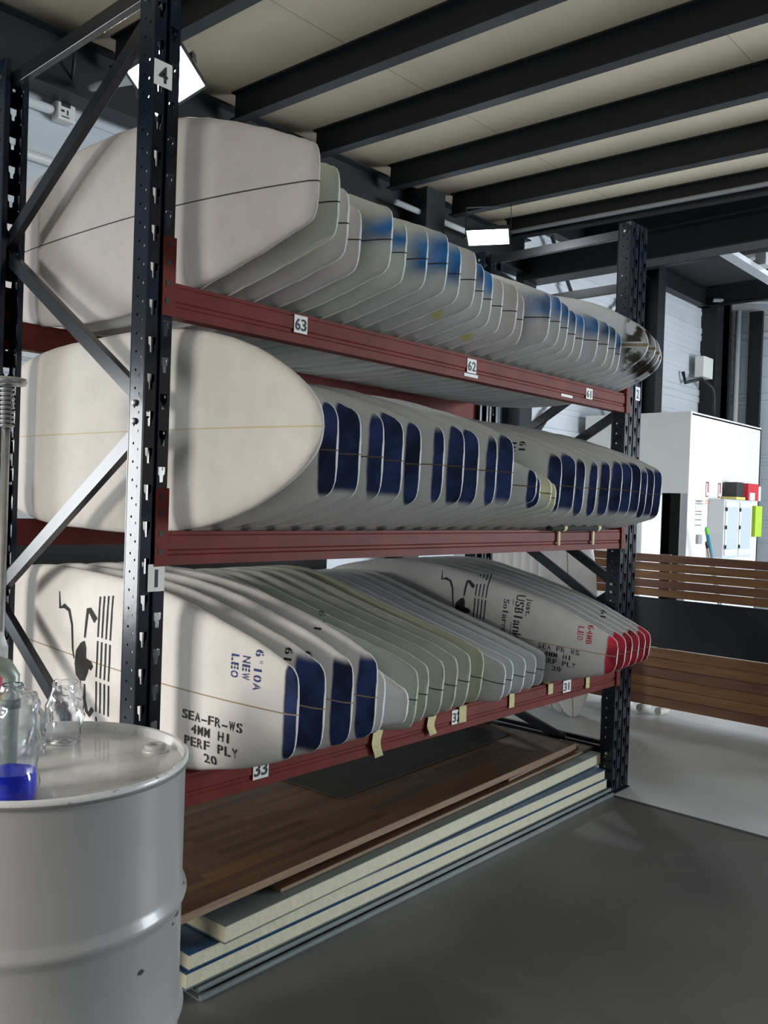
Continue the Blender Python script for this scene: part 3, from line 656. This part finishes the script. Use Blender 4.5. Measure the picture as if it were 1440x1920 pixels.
# ================================================================== DRUM AND WHAT STANDS ON IT
dr = empty('steel_drum', (-.47, -.30, 0), label='white painted steel drum with dented ribs in the near left corner', cat='drum')
prof = [(.286, 0), (.290, .004), (.290, .012), (.284, .018)]
def rib(z): return [(.284, z - .028), (.2865, z - .018), (.2925, z - .007), (.2945, z), (.2925, z + .007), (.2865, z + .018), (.284, z + .028)]
prof += rib(.33) + rib(.585) + [(.284, .868)]
body = MB().lathe(prof, n=96, closed=True).build('drum_body', DRUMW, dr, True); auto_smooth(body, 60)
m_lid = mat('worn_white_lid_lit', (.74, .74, .73), .33, 0, col2=(.62, .62, .61), nscale=7, coat=.3, bump=.05, bscale=12)  # drum body's paint made paler to carry the light on top, plus wear
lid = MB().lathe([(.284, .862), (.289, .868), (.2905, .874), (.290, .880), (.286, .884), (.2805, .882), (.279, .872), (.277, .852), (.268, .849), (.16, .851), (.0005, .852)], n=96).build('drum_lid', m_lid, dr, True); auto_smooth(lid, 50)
for (r0, a0, zz) in ((.2835, math.radians(-35), .884),):
    pass
bung = MB().lathe([(.042, 0), (.038, .004), (.030, .007), (.029, .012), (.031, .014), (.030, .018), (.025, .020), (.025, .026), (.020, .029), (.014, .029), (.013, .022), (.0005, .022)], n=24, c=(.225, -.055, .849)).build('bung_cap', mat('bung_metal', (.62, .62, .6), .35, .3), dr, True)
SCUFF = mat('black_scuff', (.05, .045, .04), .8)
for k, (az, z, w_, h_) in enumerate(((-50, .555, .016, .004), (-55, .545, .006, .004), (-40, .60, .010, .003), (-78, .50, .010, .006), (-32, .20, .003, .012))):
    m = MB(); a = math.radians(az); rr = .2848 + (.0085 if abs(z - .585) < .02 else 0)
    pts = [(w_ * (math.cos(t) * random.uniform(.6, 1.1)), h_ * math.sin(t) * random.uniform(.5, 1.1)) for t in [2 * math.pi * i / 9 for i in range(9)]]
    V = [((rr) * math.cos(a + u / rr), (rr) * math.sin(a + u / rr), z + v) for u, v in pts]; mesh_obj('paint_chip', V, [tuple(range(9))], SCUFF, body)
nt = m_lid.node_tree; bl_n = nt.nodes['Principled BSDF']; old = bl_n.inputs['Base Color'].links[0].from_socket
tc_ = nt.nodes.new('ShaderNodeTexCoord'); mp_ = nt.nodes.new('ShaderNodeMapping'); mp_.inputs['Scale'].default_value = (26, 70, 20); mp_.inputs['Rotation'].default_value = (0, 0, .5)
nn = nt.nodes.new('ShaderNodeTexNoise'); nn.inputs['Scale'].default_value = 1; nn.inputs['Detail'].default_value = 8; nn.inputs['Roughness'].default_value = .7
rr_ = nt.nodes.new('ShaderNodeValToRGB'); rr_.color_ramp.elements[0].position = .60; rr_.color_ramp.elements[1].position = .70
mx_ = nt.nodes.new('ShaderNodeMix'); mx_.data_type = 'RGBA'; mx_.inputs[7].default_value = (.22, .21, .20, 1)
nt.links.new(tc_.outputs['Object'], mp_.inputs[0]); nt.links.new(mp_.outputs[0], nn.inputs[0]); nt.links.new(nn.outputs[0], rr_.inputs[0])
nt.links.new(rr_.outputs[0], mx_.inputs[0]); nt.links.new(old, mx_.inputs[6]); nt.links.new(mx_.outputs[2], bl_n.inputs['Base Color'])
rimm = MB().lathe([(.2912, .8655), (.2922, .869), (.2912, .8725)], n=96, closed=True).build('rim_seam', mat('grey_seam', (.16, .16, .15), .6), dr, True)

PET = bpy.data.materials.new('clear_plastic'); PET.use_nodes = True; b_ = PET.node_tree.nodes['Principled BSDF']
b_.inputs['Base Color'].default_value = (.95, .97, 1, 1); b_.inputs['Roughness'].default_value = .08; b_.inputs['Transmission Weight'].default_value = 1; b_.inputs['IOR'].default_value = 1.42; b_.inputs['Coat Weight'].default_value = .5
LIQ = bpy.data.materials.new('blue_liquid'); LIQ.use_nodes = True; b_ = LIQ.node_tree.nodes['Principled BSDF']
b_.inputs['Base Color'].default_value = (.004, .03, .85, 1); b_.inputs['Roughness'].default_value = .15; b_.inputs['Transmission Weight'].default_value = .1; b_.inputs['IOR'].default_value = 1.33
def crumple(o, amp, sc_, seed=0):
    from mathutils import noise as nz
    for v in o.data.vertices:
        n = nz.noise_vector(v.co * sc_ + Vector((seed, 0, 0))); n2 = nz.noise_vector(v.co * sc_ * 2.7 + Vector((0, seed, 3)))
        k = min(1, max(0, (v.co.z - .002) / .02)); v.co += (n * amp + n2 * amp * .45) * k
    return o
def bottle(loc, prof, lab, amp, sc_, seed, name='plastic_bottle', th=.0012, parts=None):
    r = empty(name, loc, label=lab, cat='bottle')
    pr = []
    for (a, za), (c, zb) in zip(prof, prof[1:]):
        for k in range(4): pr.append((a + (c - a) * k / 4, za + (zb - za) * k / 4))
    pr.append(prof[-1]); 
    m = MB(); n = 40
    V = [(q * math.cos(2 * math.pi * k / n), q * math.sin(2 * math.pi * k / n), z) for q, z in pr for k in range(n)]
    F = [(i * n + k, i * n + (k + 1) % n, (i + 1) * n + (k + 1) % n, (i + 1) * n + k) for i in range(len(pr) - 1) for k in range(n)]
    o = mesh_obj('bottle_wall', V, F, PET, r, True); crumple(o, amp, sc_, seed); fix_normals(o)
    md = o.modifiers.new('s', 'SOLIDIFY'); md.thickness = th; md.offset = -1
    return r
LZ = .8525
bl = bottle((-.625, -.452, LZ), [(.003, .002), (.038, .001), (.046, .008), (.048, .03), (.047, .07), (.049, .13), (.047, .18), (.046, .195), (.038, .212), (.022, .222), (.018, .232)], 'big crumpled clear bottle with blue liquid at the left edge, on the drum', .0065, 34, 2)
lq = MB().lathe([(.002, .004), (.036, .004), (.043, .011), (.0445, .03), (.0440, .052), (.044, .066), (.002, .066)], n=36).build('blue_liquid', LIQ, bl, True); crumple(lq, .002, 26, 2); auto_smooth(lq, 60)
bottle((-.365, -.155, LZ), [(.003, .014), (.018, .006), (.030, .006), (.040, .010), (.042, .03), (.042, .075), (.040, .10), (.036, .115), (.034, .135), (.032, .148), (.0315, .15)], 'clear squashed bottle base standing alone on the drum lid', .0085, 30, 9)
bottle((-.458, -.20, LZ), [(.002, .002), (.020, .002), (.026, .012), (.022, .025), (.025, .034), (.014, .046), (.013, .050)], 'small crushed clear plastic bottle between the blue bottle and the clear base', .007, 50, 4)
# white jug behind, greenish clamp, aerosol, steel prop
jg = empty('white_jug', (-.43, -.10, LZ), label='white plastic tub with a lid at the back left of the drum', cat='tub')
MB().lathe([(.030, 0), (.036, .004), (.040, .05), (.043, .055)], n=32).build('tub_body', mat('white_plastic', (.62, .64, .62), .4), jg, True)
MB().lathe([(.045, .054), (.046, .062), (.040, .078), (.028, .092), (.010, .098), (.0005, .098)], n=32).build('tub_lid', mat('white_plastic_lid', (.66, .68, .66), .35), jg, True)
sp = empty('screw_prop', (-.318, .30, 0), label='steel screw prop with a round head at the left edge, before the rear post', cat='prop')
MB().tube([(0, 0, .03), (0, 0, 1.65)], .011, 12).build('rod', ZINC, sp, True)
th_ = MB()
for k in range(9): th_.lathe([(.012, 0), (.021, .004), (.021, .007), (.012, .011)], n=16, c=(0, 0, 1.62 + k * .0125), closed=True)
th_.build('screw_thread', ZINC, sp, True)
MB().lathe([(.01, 1.735), (.048, 1.738), (.052, 1.746), (.048, 1.756), (.01, 1.758)], n=24).build('head_plate', ZINC, sp, True)
MB().lathe([(.05, 0), (.05, .006), (.014, .01), (.012, .04)], n=20).build('base_plate', ZINC, sp)
cl = empty('pipe_elbow', (-.565, -.31, LZ), label='grey green metal elbow hooked over the left edge bottle', cat='fitting')
o = MB().tube([(0.0, .0, 0.0), (0, 0, .18), (.0, .0, .215), (-.012, .004, .235), (-.035, .012, .245), (-.06, .02, .245)], [.016, .016, .017, .018, .018, .018], 14).build('elbow', mat('green_grey_metal', (.30, .35, .31), .4, .3), cl, True)
MB().tube([(0, 0, .15), (0, 0, .17)], .0195, 14).build('collar', mat('dark_collar', (.10, .13, .12), .5), cl, True)
ae = empty('spray_can', (-.66, .05, 0), label='spray can with colourful label at the far left edge, behind the drum', cat='spray can')
ae.location = (-.545, -.20, LZ)
MB().tube([(0, 0, 0), (0, 0, .26)], .020, 20).build('can', mat('white_can', (.6, .6, .6), .3), ae, True)
MB().tube([(0, 0, .17), (0, 0, .20)], .0206, 20).build('label_band', mat('pink_band', (.6, .12, .22), .4), ae, True)
MB().tube([(0, 0, .14), (0, 0, .17)], .0206, 20).build('label_band', mat('yellow_band', (.65, .45, .08), .4), ae, True)
MB().tube([(0, 0, .26), (0, 0, .275), (0, 0, .29)], [.019, .014, .01], 16).build('nozzle_cap', WPLATE, ae, True)

# ================================================================== FLOODLIGHTS AND CEILING FITTINGS
GLOW = emat('flood_glow', (.88, .95, 1), 16); HOUS = mat('lamp_housing', (.02, .022, .025), .4)
def flood(loc, normal, roll, wd, ht, lab, power, yk_=.14):
    r = empty('floodlight', loc, label=lab, cat='floodlight', group='floodlights')
    q_ = Vector(normal).to_track_quat('Z', 'Y') @ Matrix.Rotation(roll, 4, 'Z').to_quaternion()
    r.rotation_mode = 'QUATERNION'; r.rotation_quaternion = q_
    MB().box(-wd/2, wd/2, -ht/2, ht/2, -.035, -.001).box(-wd/2, wd/2, -ht/2, -ht/2 + .012, -.001, .006).box(-wd/2, wd/2, ht/2 - .012, ht/2, -.001, .006).box(-wd/2, -wd/2 + .012, -ht/2, ht/2, -.001, .006).box(wd/2 - .012, wd/2, -ht/2, ht/2, -.001, .006).build('housing', HOUS, r, bevel=.003)
    MB().box(-wd/2 + .013, wd/2 - .013, -ht/2 + .013, ht/2 - .013, 0, .002).build('lit_glass', GLOW, r)
    MB().box(-wd/2 - .018, -wd/2 - .006, -.018, .012, -yk_, .0).box(wd/2 + .006, wd/2 + .012, -.012, .012, -yk_, .0).box(-wd/2 - .012, wd/2 + .012, -.012, .012, -yk_ - .006, -yk_).build('yoke_bracket', HOUS, r)
    l = bpy.data.lights.new('lamp', 'AREA'); l.shape = 'RECTANGLE'; l.size = wd * .85; l.size_y = ht * .85; l.energy = power; l.color = (.9, .96, 1)
    lo = bpy.data.objects.new('lamp_light', l); link(lo, r); lo.location = (0, 0, .012); lo.rotation_euler = (math.pi, 0, 0)
    return r
flood((.93, 1.5, 3.41), (-.42, -.66, -.62), math.radians(38), .30, .25, 'lit floodlight glaring behind the near rack post, above the top boards', 30)
flood((5.88, 3.2, 4.2), (-.12, -.10, -.98), math.radians(8), .44, .36, 'lit floodlight hanging below a roof purlin above the far boards', 30, .33)
GREYP = mat('grey_conduit', (.42, .44, .45), .45)
def pipe(pts, r, lab, name='conduit', m=GREYP, cat='conduit'):
    o = MB().tube(pts, r, 10).build(name, m, smooth=True); tag(o, lab, cat); return o
pipe([(1.78, 3.78, 4.36), (.98, 1.66, 3.50)], .028, 'pale tube arm running back from the glaring floodlight to the wall beam')
pipe([(5.0, 3.7, 4.42), (6.6, 3.7, 4.42)], .03, 'grey tube behind the hanging floodlight by the column head')
pipe([(7.0, 3.7, 4.62), (7.0, -4, 4.42)], .025, 'long grey conduit clipped along the purlin above the far rack posts')
pipe([(13.3, 3.82, 5.08), (14.22, 2.9, 5.08), (14.22, -1, 5.02)], .035, 'grey horizontal conduit high on the far right wall')
pipe([(14.20, 3.72, 5.05), (14.20, 3.72, 0)], .05, 'grey vertical conduit down the far corner column')
pipe([(13.45, 3.8, 2.9), (13.45, 3.8, 3.45), (13.42, 3.82, 3.6), (13.1, 3.9, 3.72), (12.75, 4.02, 3.62), (12.7, 4.05, 3.8)], .03, 'dark bent cable by the junction box on the far wall', 'cable', STEEL, 'cable')
jb = MB().box(13.05, 13.45, 3.84, 4.0, 3.75, 4.1).build('junction_box', WPLATE, bevel=.01); tag(jb, 'small grey junction box on the far wall beside the black corner', 'box')
tr = empty('tray_light', (0, 0, 0), label='long pale cable tray light in the high bay at top right', cat='light fitting')
MB().box(7.9, 13.5, 1.58, 1.72, 4.30, 4.36).build('tray_body', mat('pale_tray', (.55, .57, .58), .3, .3), tr)
for x in (9.0, 9.75): MB().box(x, x + .22, 1.50, 1.62, 4.36, 4.5).build('clamp', mat('clamp_grey', (.35, .38, .38), .5), tr)
tag(MB().box(10.3, 12.0, .75, 1.35, 4.9, 4.92).build('window_2', SKY), kind='structure')
eb = empty('emergency_light', (0, 0, 0), label='small white box with a printed sticker high on the left wall', cat='wall box')
MB().box(1.65, 1.785, 4.0, 4.10, 4.16, 4.30).build('casing', mat('box_white', (.68, .68, .66), .5), eb, bevel=.008)
MB().box(1.675, 1.745, 3.997, 3.999, 4.255, 4.28).box(1.675, 1.70, 3.997, 3.999, 4.215, 4.23).box(1.72, 1.73, 3.997, 3.999, 4.20, 4.235).box(1.68, 1.74, 3.997, 3.999, 4.18, 4.187).build('sticker_print', INK, eb)
pipe([(1.70, 4.0, 4.30), (1.70, 3.9, 4.42), (1.66, 3.8, 4.5), (1.66, 3.8, 4.65)], .012, 'thin dark cable dropping into the white box on the left wall', 'cable', STEEL, 'cable')
pipe([(-2, 4.06, 4.225), (1.64, 4.06, 4.225)], .035, 'white pipe along the left back wall, ending at the white box', 'pipe', mat('white_pipe', (.6, .62, .63), .4), 'pipe')
pipe([(-2, 4.06, 3.85), (3.6, 4.06, 3.85)], .035, 'white pipe along the left back wall below the white box', 'pipe', mat('white_pipe', (.6, .62, .63), .4), 'pipe')

# ================================================================== BEHIND THE RACK: STANDING BOARDS, TIMBER SCREEN
for i in range(7):
    y = .99 + i * .115
    b = Board('round', .205 - .008 * i, 1.66, .06, rk=.05, back='round')
    V, F = b.mesh(random); 
    o = mesh_obj('surfboard_blank', [(-x_, z_, y_) for x_, y_, z_ in V], F, M_wh); fix_normals(o); auto_smooth(o, 50)
    o.location = (4.02 + i * .05, y, .0); o.rotation_euler = (math.radians(-3), math.radians(6), math.radians(38))
    V, F = b.stringer(); mesh_obj('stringer', [(-x_, z_, y_) for x_, y_, z_ in V], F, BRS, o)
    tag(o, 'clean white board standing on end behind the rack, ' + ['nearest the timber screen', 'second from the timber screen', 'third from the timber screen', 'fourth from the timber screen', 'fifth from the timber screen', 'sixth from the timber screen', 'farthest from the timber screen'][i], 'surfboard blank', 'boards standing on end behind the rack')
PY0, PY1 = 1.36, 1.59
WRAP = mat('frosted_wrap', (.62, .68, .74), .35, 0, noise=.1, nscale=12, bump=.3, bscale=9)
o = mesh_obj('wrapped_panel', *(lambda m: (m.V, m.F))(MB().box(4.75, 4.79, PY0, PY1, 0, 1.42)), WRAP); tag(o, 'plastic wrapped pale panel with printed marks, standing behind the rack', 'panel')
for k in range(7):
    MB().box(4.747, 4.7495, PY0 + .04, PY1 - .05 - .02 * (k % 2), 1.12 - k * .04, 1.127 - k * .04).build('printed_line', INK, o)
o = mesh_obj('wrapped_panel', *(lambda m: (m.V, m.F))(MB().box(4.9, 4.94, 1.62, 2.75, .0, 1.4)), WRAP); tag(o, 'wide translucent bluish panel standing behind the bottom shelf', 'panel')

OAK = mat('orange_timber', (.40, .19, .075), .5, 0, col2=(.27, .12, .05), nscale=2.2, stretch=(4, 1, 12))
OAK2 = mat('brown_timber', (.30, .14, .07), .5, 0, col2=(.20, .09, .045), nscale=2.2, stretch=(4, 1, 12))
def screen(z0, z1, n, lab, gap):
    r = empty('slatted_screen', (4.5, 0, z0), label=lab, cat='timber screen'); p = (z1 - z0) / n
    for k in range(n):
        mb = MB().box(0, .042, -1.9, 1.29, k * p + gap / 2, (k + 1) * p - gap / 2)
        mb.build('slat', OAK if (k * 7 + n) % 3 else OAK2, r, bevel=.004)
    for y in (-1.3, -.25, .55, 1.15): MB().box(.043, .075, y, y + .07, 0, z1 - z0).build('batten', OAK2, r)
    return r
screen(.84, 1.145, 5, 'upper slatted brown timber screen, above the black board, right of the rack', .006)
screen(.062, .478, 6, 'lower slatted brown timber screen, below the black board, right of the rack', .004)
o = MB().box(4.49, 4.515, -1.9, .95, .485, .832).build('black_board', mat('black_laminate', (.010, .013, .019), .5), bevel=.004); tag(o, 'wide black board between the two slatted timber screens', 'board')
for k in range(4):
    o = MB().tube([(4.50, 1.0 - k * .14, .03), (4.60, .98 - k * .14, .03)], .028, 12).build('tube_roll', mat('pale_card', (.5, .48, .43), .7)); tag(o, 'short pale cardboard tube under the lower timber screen, ' + ['nearest the far post', 'second from the far post', 'third from the far post', 'fourth from the far post'][k], 'tube', 'tubes under the timber screen')

# ================================================================== KIOSK
kx = 9.43
k = MB().box(kx, kx + .04, 2.5, 2.60, 0, 2.70).box(kx, kx + .04, 2.60, 4.0, 1.69, 2.70).box(kx, kx + .04, 2.86, 4.0, 0, 1.69).box(kx + .04, 12.0, 2.5, 2.54, 0, 2.72).box(kx, 12.0, 2.5, 4.0, 2.70, 2.74).box(11.96, 12.0, 2.5, 4.0, 0, 2.7).build('wall_kiosk', WPAINT); tag(k, kind='structure')
# shape of an office cabin
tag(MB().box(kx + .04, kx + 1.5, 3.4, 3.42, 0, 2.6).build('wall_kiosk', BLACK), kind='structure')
tag(MB().box(kx - .012, kx, 2.50, 2.585, 0, 1.69).build('trim_6', mat('grey_jamb', (.45, .45, .47), .5)), kind='structure')
fw_ = MB(); fw_.box(7.95, 8.45, 2.4, 2.45, 0, 1.65)
o = fw_.build('foam_sheet', mat('bright_white_foam', (.82, .82, .82), .6, bump=.5, bscale=30), bevel=.01); tag(o, 'bright white foam sheet standing beside the dark cabin doorway', 'sheet')
yk = 2.5
ec = empty('electric_cabinet', (10.08, yk, .86), label='white electrical cabinet with two clear doors on the cabin wall', cat='electrical cabinet')
PLAS = mat('cabinet_plastic', (.60, .62, .64), .4)
MB().box(0, 1.02, -.22, 0, 0, .78).build('cabinet_body', PLAS, ec, bevel=.01)
for j, x0 in enumerate((.03, .52)):
    d = MB().box(x0, x0 + .46, -.235, -.22, .03, .11).box(x0, x0 + .46, -.235, -.22, .68, .75).box(x0, x0 + .05, -.235, -.22, .11, .68).box(x0 + .41, x0 + .46, -.235, -.22, .11, .68).build('door_frame', WPLATE, ec)
    MB().box(x0 + .05, x0 + .41, -.232, -.228, .11, .68).build('clear_pane', mat('bluish_pane', (.55, .62, .68), .15), d)
    for z in (.12, .38, .62): MB().box(x0 - .012, x0 + .012, -.25, -.235, z, z + .05).build('hinge', INK, d)
MB().box(1.022, 1.16, -.14, 0, .02, .22).build('socket_box', WPLATE, ec, bevel=.01)
def kbox(name, x0, x1, y0, y1, z0, z1, col, lab, cat, **kw):
    o = MB().box(x0, x1, y0, y1, z0, z1).build(name, mat('c_' + lab[:18], col, .5), bevel=.006); tag(o, lab, cat); return o
kbox('green_box', 11.255, 11.52, yk - .22, yk - .004, 1.13, 1.57, (.45, .68, .04), 'lime green box hung at the right of the electrical cabinet', 'box')
o = kbox('tin', 10.55, 10.80, yk - .20, yk - .03, 1.682, 1.88, (.02, .02, .02), 'black tin with red label standing on the electrical cabinet', 'tin')
o = kbox('yellow_book', 10.53, 10.86, yk - .21, yk - .01, 1.643, 1.68, (.72, .68, .2), 'yellow block lying under the black tin on the cabinet', 'block')
o = kbox('red_box', 10.99, 11.40, yk - .20, yk - .01, 1.643, 1.88, (.60, .03, .04), 'red box with white paper leaning on it, right of the black tin', 'box')
MB().box(11.02, 11.22, yk - .212, yk - .202, 1.643, 1.75).build('paper', WPLATE, o)
MB().box(11.401, 11.52, yk - .19, yk - .02, 1.643, 1.85).build('paper_bundle', WPLATE, o)
def stick(a, b, r, c1, c2, lab):
    a = Vector(a); b = Vector(b); r_ = empty('handle_stick', a, label=lab, cat='stick'); d = b - a
    MB().tube([(0, 0, 0), d * .93], r, 8).build('shaft', mat('st' + lab[:12], c1, .5), r_, True); MB().tube([d * .93, d * .98, d], [r * 1.1, r, r * .4], 8).build('tip', mat('tp' + lab[:12], c2, .5), r_, True)
stick((9.95, yk - .32, .0), (9.42, yk - .25, 1.27), .022, (.02, .25, .40), (.15, .6, .05), 'teal stick with a green tip standing in front of the electrical cabinet')
stick((9.58, yk - .46, .0), (9.06, yk - .40, 1.10), .016, (.62, .32, .2), (.01, .01, .01), 'pinkish stick with a black tip leaning on the cabin wall')
for j, (x, m_) in enumerate(((9.98, (.8, .35, .1)), (10.40, (.1, .1, .1)))):
    o = MB().box(x, x + .09, yk - .004, yk, 1.66, 1.86).build('wall_sign', WPLATE); tag(o, 'small sign with red frame on the cabin wall, ' + ('left', 'right') + ' of the pair' if False else 'small red framed sign on the white cabin wall, ' + ('left', 'right')[j] + ' of the pair', 'sign')
    MB().box(x, x + .09, yk - .006, yk - .004, 1.66, 1.675).box(x, x + .09, yk - .006, yk - .004, 1.845, 1.86).box(x, x + .012, yk - .006, yk - .004, 1.66, 1.86).box(x + .06, x + .09, yk - .006, yk - .004, 1.72, 1.86).build('red_frame', REDINK, o)
    MB().box(x + .005, x + .08, yk - .006, yk - .004, 1.60, 1.615).box(x, x + .08, yk - .006, yk - .004, 1.57, 1.582).build('small_print', mat('sp%d' % j, m_, .6), o)
o = MB().box(9.66, 9.90, yk - .004, yk, 1.22, 1.62).build('notice_sheet', WPLATE); tag(o, 'white printed notice taped on the cabin wall near its corner', 'notice')
pr = MB()
for z, w_ in ((1.60, .22), (1.585, .18), (1.56, .22), (1.46, .2), (1.42, .2), (1.35, .2), (1.28, .19)): pr.box(9.67, 9.67 + w_, yk - .006, yk - .004, z, z + .008)
pr.build('printed_lines', INK, o)
o = MB().box(9.72, 9.84, yk - .04, yk, 1.04, 1.16).build('light_switch', mat('grey_switch', (.35, .35, .36), .5), bevel=.01); tag(o, 'grey switch box on the cabin wall below the notice', 'switch')
